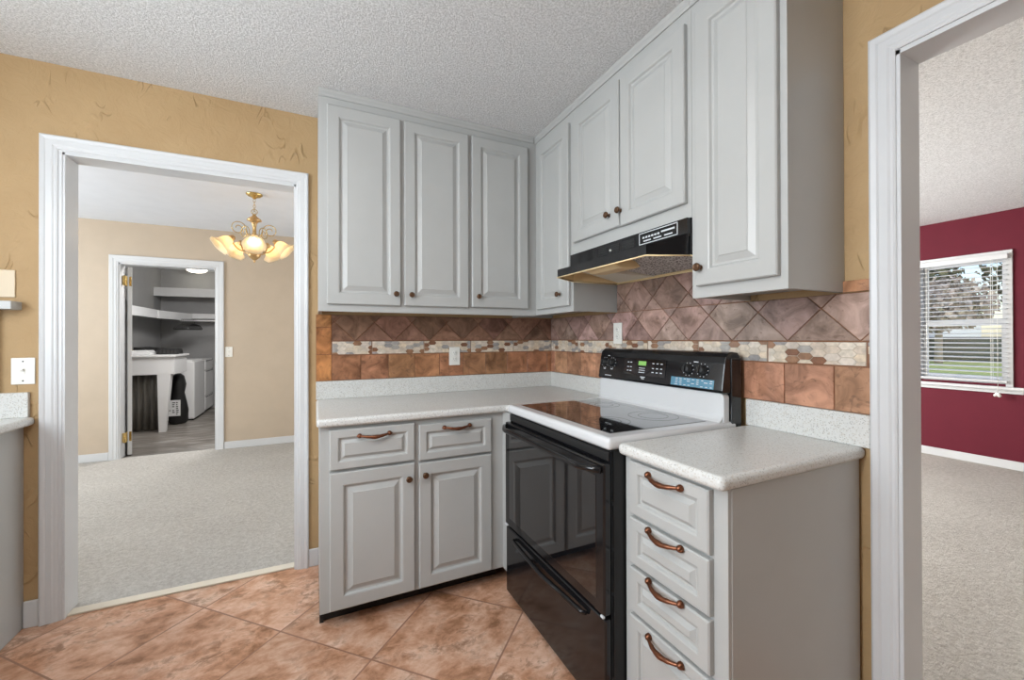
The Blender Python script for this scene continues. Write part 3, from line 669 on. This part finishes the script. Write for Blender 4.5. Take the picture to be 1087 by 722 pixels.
# cooktop: white rounded frame with inset glass
mb = MB(); b = bmesh.new()
bmm = MB(); bmm.box(-.678, -.062, Y0, Y1, .886, .927, .014, 4)
part('cooktop_frame', bmm, 'enamel', st, 'white enamel rim')
mb = MB(); mb.box(-.628, -.165, -1.420, -.760, .9262, .9285, .001); gl = part('glass_top', mb, 'glassblack', st, 'black glass cooking surface')
mb = MB()
def ringm(cx, cy, r0, r1):
    n = 40; vs = []; fs = []
    for k in range(n):
        a = 2*math.pi*k/n; vs += [(cx+r0*math.cos(a), cy+r0*math.sin(a), .9288), (cx+r1*math.cos(a), cy+r1*math.sin(a), .9288)]
    for k in range(n): j2 = (k+1) % n; fs.append((2*k, 2*k+1, 2*j2+1, 2*j2))
    mb.add(vs, fs)
for cx, cy, r in ((-.50, -.93, .105), (-.50, -1.25, .085), (-.27, -.93, .075), (-.27, -1.25, .10)): 
    for rr_ in (r, r*.6): mb = MB(); ringm(cx, cy, rr_-.003, rr_); part('burner_ring', mb, 'ring', gl)
# white riser with rounded corner
def rr_poly(y0, y1, z0, z1, r, x, corners):
    pts = []
    for cy, cz, a0, on in ((y0, z0, 180, 0), (y1, z0, 270, 0), (y1, z1, 0, 1), (y0, z1, 90, 1)):
        sy = 1 if cy == y0 else -1; sz = 1 if cz == z0 else -1
        if not on: pts.append((x, cy, cz)); continue
        for k in range(7):
            a = R(a0+90*k/6); pts.append((x, cy+sy*r+r*math.cos(a), cz+sz*r+r*math.sin(a)))
    return pts
mb = MB(); mb.prism(rr_poly(-1.466, -.7145, .915, 1.038, .022, -.128, 0), (.035, 0, 0), .006, 3)
# cove between top and riser
mb.prism([(-.150, -1.462, .925), (-.128, -1.462, .925), (-.128, -1.462, .948), (-.137, -1.462, .934)], (0, .745, 0))
part('backguard_riser', mb, 'enamel', st, 'white enamel riser')
# black console
mb = MB()
prof = [(-.040, 1.036), (-.136, 1.036), (-.140, 1.046), (-.124, 1.150), (-.116, 1.176), (-.100, 1.190), (-.080, 1.194), (-.050, 1.190), (-.036, 1.172)]
mb.prism([(x, Y0+.006, z) for x, z in prof], (0, Y1-Y0-.012, 0), .003, 2)
mb.box(-.092, -.036, Y0+.002, Y0+.010, .90, 1.17, .003)
mb.box(-.092, -.036, Y1-.010, Y1-.002, .90, 1.17, .003); mb.box(-.090, -.036, Y0+.004, Y1-.004, .90, 1.04)
con = part('control_console', mb, 'black', st, 'glossy black control console')
dirf = Vector((-.124+.140, 0, 1.150-1.046)).normalized()   # along slope
nf = Vector((-dirf.z, 0, dirf.x))
def cons(y, z, off=0.001):
    t_ = (z-1.046)/(1.150-1.046); return Vector((-.140+t_*.016, y, z))+nf*(off+.0005)
def patch(mb, y0, y1, z0, z1, th=.001, off=.0):
    p = [cons(y0, z0, off), cons(y1, z0, off), cons(y1, z1, off), cons(y0, z1, off)]; mb.prism(p, nf*th)
for (y, z) in ((-.765, 1.120), (-.822, 1.120), (-1.305, 1.118), (-1.375, 1.118)):
    mb = MB(); mb.lathe([(.020, 0), (.020, .004), (.017, .006), (.016, .020), (.013, .022)], cons(y, z), nf, 20)
    c_ = cons(y, z)+nf*.024; sd = Vector((0, 1, 0)); u_ = dirf
    mb.prism([c_-sd*.004-u_*.015-nf*.003, c_+sd*.004-u_*.015-nf*.003, c_+sd*.004+u_*.015-nf*.003, c_-sd*.004+u_*.015-nf*.003], nf*.009, .0015, 1)
    k_ = part('control_knob', mb, 'blackmat', con)
    mb = MB()
    for a in range(0, 360, 36):
        ca, sa = math.cos(R(a)), math.sin(R(a)); q = cons(y, z)+sd*(.0265*ca)+u_*(.0265*sa); mb.prism([q-sd*.0016-u_*.0016, q+sd*.0016-u_*.0016, q+sd*.0016+u_*.0016, q-sd*.0016+u_*.0016], nf*.0006)
    part('dial_marks', mb, 'grmark', con, 'pale dial markings')
mb = MB(); patch(mb, -1.185, -.915, 1.072, 1.150, .0012); disp = part('keypad_panel', mb, 'glassblack', con)
mb = MB(); patch(mb, -1.065, -1.015, 1.118, 1.138, .0008, .0014); part('display', mb, 'green', disp, 'green lit clock display')
mb = MB(); rr = random.Random(4)
for yc in (-.945, -.965, -1.11, -1.135, -1.16):
    for zc in (1.088, 1.106, 1.128): patch(mb, yc-.006, yc+.006, zc, zc+.004, .0005, .0014)
for zc in (1.084, 1.094, 1.104): patch(mb, -1.06, -1.02, zc, zc+.003, .0005, .0014)
part('keypad_marks', mb, 'grmark', disp, 'pale keypad markings')
for yc, zc, wd in ((-.79, 1.160-.006, .014), (-.765, 1.086, .016), (-.822, 1.086, .016), (-1.34, 1.148, .022), (-1.05, 1.063, .032), (-1.05, 1.056, .020), (-.80, 1.053, .05)):
    mb = MB(); patch(mb, yc-wd/2, yc+wd/2, zc, zc+.0035, .0005); part('printed_mark', mb, 'grmark', con, 'pale printed marking')
mb = MB(); patch(mb, -1.432, -1.22, 1.048, 1.083, .0006); lb = part('blue_patch', mb, 'blue', con, 'bluish patch')  # blue tinted patch on the lower right of the console face
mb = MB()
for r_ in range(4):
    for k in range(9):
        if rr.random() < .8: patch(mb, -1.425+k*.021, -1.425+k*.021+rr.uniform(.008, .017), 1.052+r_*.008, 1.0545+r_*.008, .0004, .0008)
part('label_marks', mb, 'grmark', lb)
# oven door
mb = MB(); mb.box(-.694, -.666, Y0+.004, Y1-.004, .360, .846, .006, 3); od = part('oven_door', mb, 'black', st, 'glossy black oven door')
mb = MB(); mb.box(-.6955, -.692, Y0+.045, Y1-.05, .40, .800, .001); part('door_glass', mb, 'glassblack', od)
mb = MB(); pts = []; 
for i in range(25):
    s_ = i/24; y = Y1-.012+(Y0-Y1+.024)*s_; b_ = min(1, math.sin(math.pi*s_)*3.2); pts.append((-.700-.036*b_, y, .826))
mb.tube(pts, [.011+.0*k for k in range(25)], 12)
mb2 = MB(); 
vs = []
part('door_handle', mb, 'black', od, 'long black bar handle')
mb = MB(); mb.box(-.698, -.690, Y1-.03, Y1-.006, .355, .362, .001); part('hinge_clip', mb, 'grmark', od); mb = MB(); mb.box(-.698, -.690, Y0+.006, Y0+.02, .355, .362, .001); part('hinge_clip', mb, 'grmark', od)
# drawer
mb = MB(); mb.box(-.690, -.666, Y0+.004, Y1-.004, .035, .348, .006, 3); sd_ = part('storage_drawer', mb, 'black', st, 'glossy black storage drawer')
mb = MB(); pts = [(-.694, Y1-.10, .318), (-.706, Y1-.115, .318), (-.712, -1.094, .306), (-.706, Y0+.115, .318), (-.694, Y0+.10, .318)]
mb.tube(pts, [.006, .009, .010, .009, .006], 10); part('drawer_handle', mb, 'black', sd_)
for yy in (Y0+.05, Y1-.05):
    for xx in (-.62, -.10):
        mb = MB(); mb.lathe([(.018, 0), (.018, .006), (.008, .008), (.008, .021)], (xx, yy, 0), (0, 0, 1), 12); part('foot', mb, 'blackmat', st)

# ================================================================ WALL PLATES
def outlet(pl, uc, vc, label, wd=.070, ht=.115, kind='duplex', mat='plate', cat='outlet', name='wall_outlet'):
    t = thing(name, pl.P(uc, vc, 0), label, cat)
    def bx(mb, ua, ub, va, vb, wa, wb, bev=0): p, q = pl.P(ua, va, wa), pl.P(ub, vb, wb); mb.box(p.x, q.x, p.y, q.y, p.z, q.z, bev)
    mb = MB(); bx(mb, uc-wd/2, uc+wd/2, vc-ht/2, vc+ht/2, .0005, .006, .002); part('cover_plate', mb, mat, t)
    mb = MB(); m2 = MB()
    if kind == 'duplex':
        for s_ in (-1, 1):
            mb = MB(); m2 = MB(); mb.lathe([(.0165, .0), (.0165, .0022), (.015, .003)], pl.P(uc, vc+s_*.020, .0055), pl.out(), 20)
            for q in (-.006, .006): bx(m2, uc+q-.001, uc+q+.001, vc+s_*.020-.002, vc+s_*.020+.006, .0083, .0092)
            m2.lathe([(.002, 0), (.002, .0008)], pl.P(uc, vc+s_*.020-.008, .0084), pl.out(), 8)
            part('slots', m2, 'slot', part('socket', mb, mat, t))
    else:
        bx(mb, uc-.005, uc+.005, vc-.012, vc+.012, .0055, .008, .001); mb.prism([pl.P(uc-.004, vc-.002, .007), pl.P(uc+.004, vc-.002, .007), pl.P(uc+.004, vc+.006, .007), pl.P(uc-.004, vc+.006, .007)], pl.out()*.012+Vector((0, 0, .006)))
        part('toggle', mb, mat, t)
        for s_ in (-1, 1): m2 = MB(); m2.lathe([(.003, 0), (.003, .001)], pl.P(uc, vc+s_*.042, .0058), pl.out(), 10); part('screw', m2, 'slot', t)
    return t
outlet(Plane('back', -.0102), -.724, 1.137, 'white outlet in the tiles left of the corner, under the wall cabinet')
outlet(Plane('right', -.0102), -.727, 1.274, 'white outlet in the tiles just above the left end of the stove console')
outlet(Plane('back', 0), -2.663, 1.112, 'white plate on the tan wall above the far left countertop', .074, .115, 'toggle', cat='switch', name='wall_switch')
outlet(Plane('back', 0), -2.745, 1.489, 'ivory plate on the tan wall above the grey ledge', .115, .118, 'toggle', 'ivory', 'switch', 'wall_switch')
outlet(Plane('back', 3.10), -2.408, 1.103, 'white switch plate on beige wall beside the laundry doorway', .07, .115, 'toggle', cat='switch', name='wall_switch')
outlet(Plane('back', 3.10), -3.72, .26, 'white outlet low on beige wall, left of the laundry doorway', .07, .115)
outlet(Plane('right', WX), -1.17, 1.25, 'white plate on burgundy wall right of the window', .07, .115, 'toggle', cat='switch', name='wall_switch')

# ================================================================ CHANDELIER
cx, cy = -1.985, 1.56
ch = thing('chandelier', (cx, cy, 1.90), 'brass five-light chandelier with frosted bell shades beyond the left doorway', 'chandelier')
mb = MB(); mb.lathe([(.062, 2.4755), (.062, 2.468), (.045, 2.455), (.020, 2.447), (.010, 2.435)], (cx, cy, 0), n=24); part('canopy', mb, 'brass', ch)
mb = MB()
for k in range(5):
    z = 2.42-k*.025; th = k*math.pi/2; pts = []
    for i in range(13):
        a = 2*math.pi*i/12; d = .008*math.cos(a); pts.append((cx+d*math.cos(th), cy+d*math.sin(th), z+.016*math.sin(a)))
    mb.tube(pts, .0022, 6)
pts = [(cx+.022*math.cos(a), cy, 2.325+.022*math.sin(a)) for a in [2*math.pi*i/16 for i in range(17)]]; mb.tube(pts, .003, 6)
part('chain', mb, 'brass', ch)
mb = MB(); mb.lathe([(.004, 2.305), (.012, 2.300), (.020, 2.285), (.052, 2.262), (.056, 2.250), (.030, 2.240), (.020, 2.225), (.014, 2.19), (.016, 2.15), (.022, 2.10), (.014, 2.06), (.020, 2.03), (.038, 2.01), (.042, 1.985), (.050, 1.965), (.044, 1.945), (.028, 1.93), (.014, 1.918), (.006, 1.912), (.009, 1.905), (.006, 1.897), (.001, 1.893)], (cx, cy, 0), n=20); part('body', mb, 'gold', ch)
for k in range(5):
    az = R(6.4-18+72*k); dx, dy = math.cos(az), math.sin(az)
    W = lambda r, z: Vector((cx+dx*r, cy+dy*r, z))
    mb = MB(); pts = []
    for i in range(15):
        s_ = i/14; r = .03+.155*s_; z = 2.01+.03*s_-.045*math.sin(math.pi*s_)+.05*s_**3; pts.append(W(r, z))
    mb.tube(pts, .006, 8)
    arm = part('arm', mb, 'gold', ch)
    mb = MB(); pts = []
    for i in range(30):
        s_ = i/29; a = R(200)-R(560)*s_; rr_ = .062*(1-.75*s_); pts.append(W(.120+rr_*math.cos(a), 2.165+rr_*math.sin(a)))
    pts = [W(.022, 2.06), W(.035, 2.10), W(.05, 2.128)]+pts
    mb.tube(pts, .0035, 6); part('scroll', mb, 'brass', arm)
    ax = Vector((dx*.75, dy*.75, -.66)).normalized(); o_ = W(.165, 2.075)
    mb = MB(); mb.lathe([(.018, -.02), (.024, -.005), (.024, .012), (.016, .02)], o_, ax, 16); part('socket_cup', mb, 'gold', arm)
    mb = MB(); prof = [(.020, .010), (.032, .018), (.044, .040), (.049, .066), (.055, .088), (.072, .110), (.084, .120)]
    prof2 = [(r-.003, h) for r, h in prof[::-1]]
    mb.lathe(prof+prof2, o_, ax, 36, mod=lambda a, h: 1+.045*math.cos(6*a)*max(0, (h-.06)/.06), cap=False); part('glass_shade', mb, 'shade', arm, 'frosted amber glass bell shade')
    mb = MB(); mb.lathe([(.010, .012), (.012, .026), (.022, .045), (.026, .062), (.021, .078), (.009, .088), (.001, .090)], o_, ax, 14); part('bulb', mb, 'bulb', arm)

# ================================================================ LAUNDRY
dd = thing('interior_door', (-3.30, 3.235, 0), 'white interior door standing open into the laundry, edge on with brass hinges', 'door')
ang = R(112); dv = Vector((math.cos(ang), math.sin(ang), 0)); nv = Vector((-dv.y, dv.x, 0)); o_ = Vector((-3.298, 3.235, .012))
mb = MB(); p = [o_, o_+dv*.76, o_+dv*.76+nv*.036, o_+nv*.036]; mb.prism(p, (0, 0, 2.01), .002, 1); part('door_leaf', mb, 'white', dd)
for z in (.16, 1.82):
    mb = MB(); mb.box(-3.352, -3.318, 3.150, 3.153, z, z+.10); mb.tube([(-3.334, 3.147, z-.004), (-3.334, 3.147, z+.104)], .006, 8); mb.box(-3.35, -3.30, 3.226, 3.229, z, z+.1); part('hinge', mb, 'brass', dd, 'brass hinge')
lm = thing('ceiling_lamp', (-3.36, 6.23, 2.476), 'lit flush ceiling lamp in the laundry room', 'lamp')
mb = MB(); mb.lathe([(.15, 2.4755), (.155, 2.465), (.150, 2.455)], (-3.36, 6.23, 0), n=28); part('base', mb, 'appl', lm)
mb = MB(); mb.lathe([(.148, 2.455), (.140, 2.43), (.10, 2.405), (.04, 2.395), (.001, 2.393)], (-3.36, 6.23, 0), n=28); part('lens', mb, 'lamp', lm)
# shelves
sh = single('wall_shelf', MB().box(-3.949, -1.81, 6.24, 6.599, 2.09, 2.12, .002).box(-3.949, -1.81, 6.235, 6.26, 1.975, 2.119, .002), 'white', (-2.9, 6.4, 2.0), 'upper white shelf across the laundry back wall', 'shelf', None)
lsh = thing('corner_shelf', (-3.6, 5.8, 1.58), 'lower white L-shaped laundry shelf with hanging rod', 'shelf')
mb = MB(); mb.prism([(-3.949, 3.9, 1.66), (-3.66, 3.9, 1.66), (-3.66, 5.35, 1.66), (-3.45, 6.28, 1.66), (-1.81, 6.28, 1.66), (-1.81, 6.599, 1.66), (-3.949, 6.599, 1.66)], (0, 0, .025)); part('board', mb, 'white', lsh)
mb = MB(); mb.box(-3.675, -3.655, 3.9, 5.35, 1.565, 1.69, .002); mb.prism([(-3.66, 5.35, 1.565), (-3.64, 5.35, 1.565), (-3.43, 6.26, 1.565), (-3.45, 6.28, 1.565)], (0, 0, .12)); mb.box(-3.45, -1.81, 6.26, 6.28, 1.60, 1.69, .002); part('fascia', mb, 'white', lsh)
mb = MB(); mb.tube([(-3.515, 5.90, 1.555), (-1.81, 5.90, 1.555)], .014, 10); part('rod', mb, 'appl', lsh)
for i in range(7):
    x = -3.485+i*.026; tw = R(32)
    h = MB(); P = lambda u, z: (x+u*math.sin(tw), 5.9+u*math.cos(tw), z)
    pts = [P(.019*math.cos(R(a)), 1.555+.0045+.019*math.sin(R(a))) for a in range(200, -60, -20)]+[P(0, 1.50)]
    h.tube(pts, .0035, 6); h.tube([P(0, 1.50), P(.10, 1.475), P(.155, 1.42), P(.145, 1.41), P(0, 1.41), P(-.145, 1.41), P(-.155, 1.42), P(-.10, 1.475), P(0, 1.50)], .008, 6)
    single('clothes_hanger', h, 'blackmat', (x, 5.9, 1.545), 'black plastic clothes hanger in the bunch on the laundry rod', 'hanger', 'black hangers bunched on the laundry rod')
# table
tb = thing('utility_table', (-3.5, 4.8, 0), 'white utility table with tapered leg in the laundry room', 'table')
mb = MB(); mb.box(-3.945, -3.22, 4.47, 5.12, 1.012, 1.037, .003); part('tabletop', mb, 'appl', tb)
mb = MB(); mb.box(-3.94, -3.245, 4.495, 4.515, .775, 1.012); mb.box(-3.265, -3.245, 4.515, 5.10, .775, 1.012); part('apron', mb, 'appl', tb)
mb = MB(); b = [(-3.415, 4.50, 0), (-3.34, 4.50, 0), (-3.34, 4.56, 0), (-3.415, 4.56, 0)]; tp = [(-3.43, 4.497, .775), (-3.285, 4.497, .775), (-3.285, 4.60, .775), (-3.43, 4.60, .775)]
mb.add(b+tp, [(0, 1, 2, 3), (4, 5, 6, 7), (0, 1, 5, 4), (1, 2, 6, 5), (2, 3, 7, 6), (3, 0, 4, 7)]); part('leg', mb, 'appl', tb)
mb = MB(); mb.box(-3.93, -3.88, 4.50, 4.55, 0, .775); part('leg', mb, 'appl', tb)
mb = MB(); mb.box(-3.93, -3.88, 5.04, 5.09, 0, .775); part('leg', mb, 'appl', tb)
sg = MB(); vs = []; fs = []
for i in range(40):
    x = -3.94+.49*i/39; y = 4.66+.018*math.sin(i*1.1); vs += [(x, y, .01), (x, y, .97), (x, y+.012, .01), (x, y+.012, .97)]
for i in range(39): a = 4*i; fs += [(a, a+4, a+5, a+1), (a+2, a+3, a+7, a+6), (a+1, a+5, a+7, a+3), (a, a+2, a+6, a+4)]
fs += [(0, 1, 3, 2), (156, 158, 159, 157)]
sg.add(vs, fs, smooth=True); single('folding_panel', sg, 'panelgrey', (-3.7, 4.66, .01), 'grey brown ribbed panel standing under the white laundry table', 'panel')
# folded cloth on table
mb = MB()
for k in range(3): mb.box(-3.83+.01*k, -3.54-.01*k, 4.62, 4.90-.01*k, 1.038+.020*k, 1.057+.020*k, .008, 3)
single('folded_towels', mb, 'appl', (-3.65, 4.75, 1.038), 'stack of folded white cloths on the laundry table', 'towel')
# washer with black console
ws = thing('washing_machine', (-3.55, 5.62, 0), 'white washing machine with black console beside the laundry table', 'washing machine')
mb = MB(); mb.box(-3.93, -3.20, 5.31, 5.985, .025, .905, .012, 3); part('cabinet', mb, 'appl', ws)
mb = MB(); mb.box(-3.70, -3.24, 5.35, 5.95, .905, .925, .006); part('lid', mb, 'appl', ws)
mb = MB(); mb.prism([(-3.93, 5.33, .905), (-3.93, 5.33, 1.13), (-3.80, 5.33, 1.11), (-3.74, 5.33, .905)], (0, .64, 0), .006, 2); part('console', mb, 'blackmat', ws, 'black control console')
mb = MB(); mb.box(-3.90, -3.215, 5.33, 5.965, 0.0, .025); part('base', mb, 'kick', ws)
bx_ = thing('ribbed_tray', (-3.42, 5.2, 1.0375), 'black ribbed tray on the right of the laundry table', 'tray')
mb = MB(); mb.prism([(-3.52, 4.78, 1.038), (-3.26, 4.78, 1.038), (-3.28, 4.78, 1.115), (-3.50, 4.78, 1.125)], (0, .22, 0), .006, 2); part('body', mb, 'blackmat', bx_)
mb = MB()
for k in range(5): mb.box(-3.48+.042*k, -3.46+.042*k, 4.774, 4.78, 1.05, 1.10, .002)
part('ribs', mb, 'slot', bx_)
dr_ = thing('drawer_chest', (-3.55, 6.3, 0), 'white chest with large drawers behind the washing machine', 'chest')
mb = MB(); mb.box(-3.93, -3.215, 6.0, 6.59, .03, .905, .006); part('body', mb, 'appl', dr_)
for z0, z1 in ((.05, .275), (.295, .71), (.73, .89)):
    mb = MB(); mb.box(-3.215, -3.198, 6.02, 6.57, z0, z1, .004); q = part('drawer', mb, 'appl', dr_)
    mb = MB(); mb.box(-3.197, -3.192, 6.03, 6.56, z1-.014, z1-.006); part('finger_pull', mb, 'slot', q, 'dark finger pull')
mb = MB(); mb.box(-3.90, -3.24, 6.02, 6.58, 0, .03); part('base', mb, 'kick', dr_)
# bag under the table with white paper label and dark upper
bg_ = thing('detergent_bag', (-3.33, 5.15, 0), 'dark bag with white printed panel standing behind the table leg', 'bag')
mb = MB(); prof = [(.09, 0), (.115, .03), (.12, .20), (.105, .33), (.085, .45), (.10, .58), (.07, .70), (.03, .74)]
mb.lathe(prof, (-3.36, 5.14, .001), (0, 0, 1), 18, mod=lambda a, h: 1+.07*math.sin(3*a+h*9)); part('sack', mb, 'blackmat', bg_)
mb = MB(); mb.box(-3.455, -3.30, 5.005, 5.012, .13, .36, .002); q = part('label_panel', mb, 'appl', bg_, 'white printed panel')
mb = MB(); rr = random.Random(2)
for r_ in range(7):
    for k in range(3):
        if rr.random() < .75: x_ = -3.44+k*.045; mb.box(x_, x_+rr.uniform(.015, .035), 5.0035, 5.005, .15+r_*.028, .163+r_*.028)
part('label_marks', mb, 'slot', q)

# ================================================================ OUTSIDE THE LIVING ROOM WINDOW
mb = MB(); mb.box(4.6, 90, -45, 70, -.5, -.4); o = struct('ground', mb, 'grass')
mb = MB(); mb.box(5.0, 24, -30, 60, -.41, -.385); o = struct('driveway', mb, 'concrete')
def house(x0, x1, y0, y1, h, label):
    t = thing('neighbour_house', ((x0+x1)/2, (y0+y1)/2, -.4), label, 'house')
    mb = MB(); mb.box(x0, x1, y0, y1, -.4, h)
    for k in range(int((h+.4)/.22)): mb.box(x0-.03, x0, y0, y1, -.35+k*.22, -.16+k*.22)
    part('wall', mb, 'siding', t)
    mb = MB(); mb.prism([(x0-.5, y0-.4, h), (x1+.5, y0-.4, h), ((x0+x1)/2, y0-.4, h+2.2)], (0, y1-y0+.8, 0)); part('roof', mb, 'roof', t)
    for yy in (y0+1.5, y0+4.2): mb = MB(); mb.box(x0-.05, x0, yy, yy+1.1, 1.0, 2.2); part('window', mb, 'slot', t)
house(40, 48, 11.5, 22, 3.3, 'pale sided house seen across the street through the living room window')
def blob(name, cx_, cy_, z0, z1, r, mat, label, cat, seed, trunk=True, squash=1):
    t = thing(name, (cx_, cy_, -.4), label, cat); r2 = random.Random(seed); mb = MB()
    for i in range(1700):
        a = r2.uniform(0, 2*math.pi); ph = math.acos(r2.uniform(-1, 1)); rr3 = r2.uniform(.55, 1.0)
        p = Vector((cx_+r*rr3*math.sin(ph)*math.cos(a), cy_+r*squash*rr3*math.sin(ph)*math.sin(a), (z0+z1)/2+(z1-z0)/2*rr3*math.cos(ph)))
        d = Vector((r2.uniform(-1, 1), r2.uniform(-1, 1), r2.uniform(-1, 1))).normalized(); e = d.orthogonal().normalized(); s_ = r2.uniform(.12, .35)*r/3
        f_ = d.cross(e); mb.add([p-e*s_, p+f_*s_*.6, p+e*s_, p-f_*s_*.6+d*s_*.3], [(0, 1, 2), (0, 2, 3)])
    part('foliage', mb, mat, t)
    if trunk:
        mb = MB(); mb.tube([(cx_, cy_, -.4), (cx_+.1, cy_, z0+.6), (cx_, cy_+.1, (z0+z1)/2)], [.22, .17, .08], 8)
        for k in range(5): a = k*1.3; mb.tube([(cx_, cy_, z0+.4+k*.2), (cx_+r*.5*math.cos(a), cy_+r*.5*math.sin(a), (z0+z1)/2+.3*k)], [.08, .03], 6)
        part('trunk', mb, 'bark', t)
blob('tree', 34, 9.4, 1.6, 5.0, 2.6, 'leaf2', 'pale bare-branched tree on the right of the view outside the window', 'tree', 1)
blob('tree', 55, 19.5, 2.5, 11, 5.2, 'leaf', 'dark evergreen tree behind the pale house', 'tree', 2)
blob('tree', 56, 8, 2.5, 12, 5.8, 'leaf', 'dark evergreen tree behind the bare-branched tree', 'tree', 3)
blob('tree', 55, 30.5, 2.5, 11, 5.2, 'leaf', 'dark evergreen tree at the left of the window view', 'tree', 4)
mb = MB(); mb.box(37.5, 39, -2, 24, -.4, 1.25, .3, 3); single('hedge', mb, 'darkgreen', (38, 11, -.4), 'dark clipped hedge along the far side of the lawn', 'hedge')
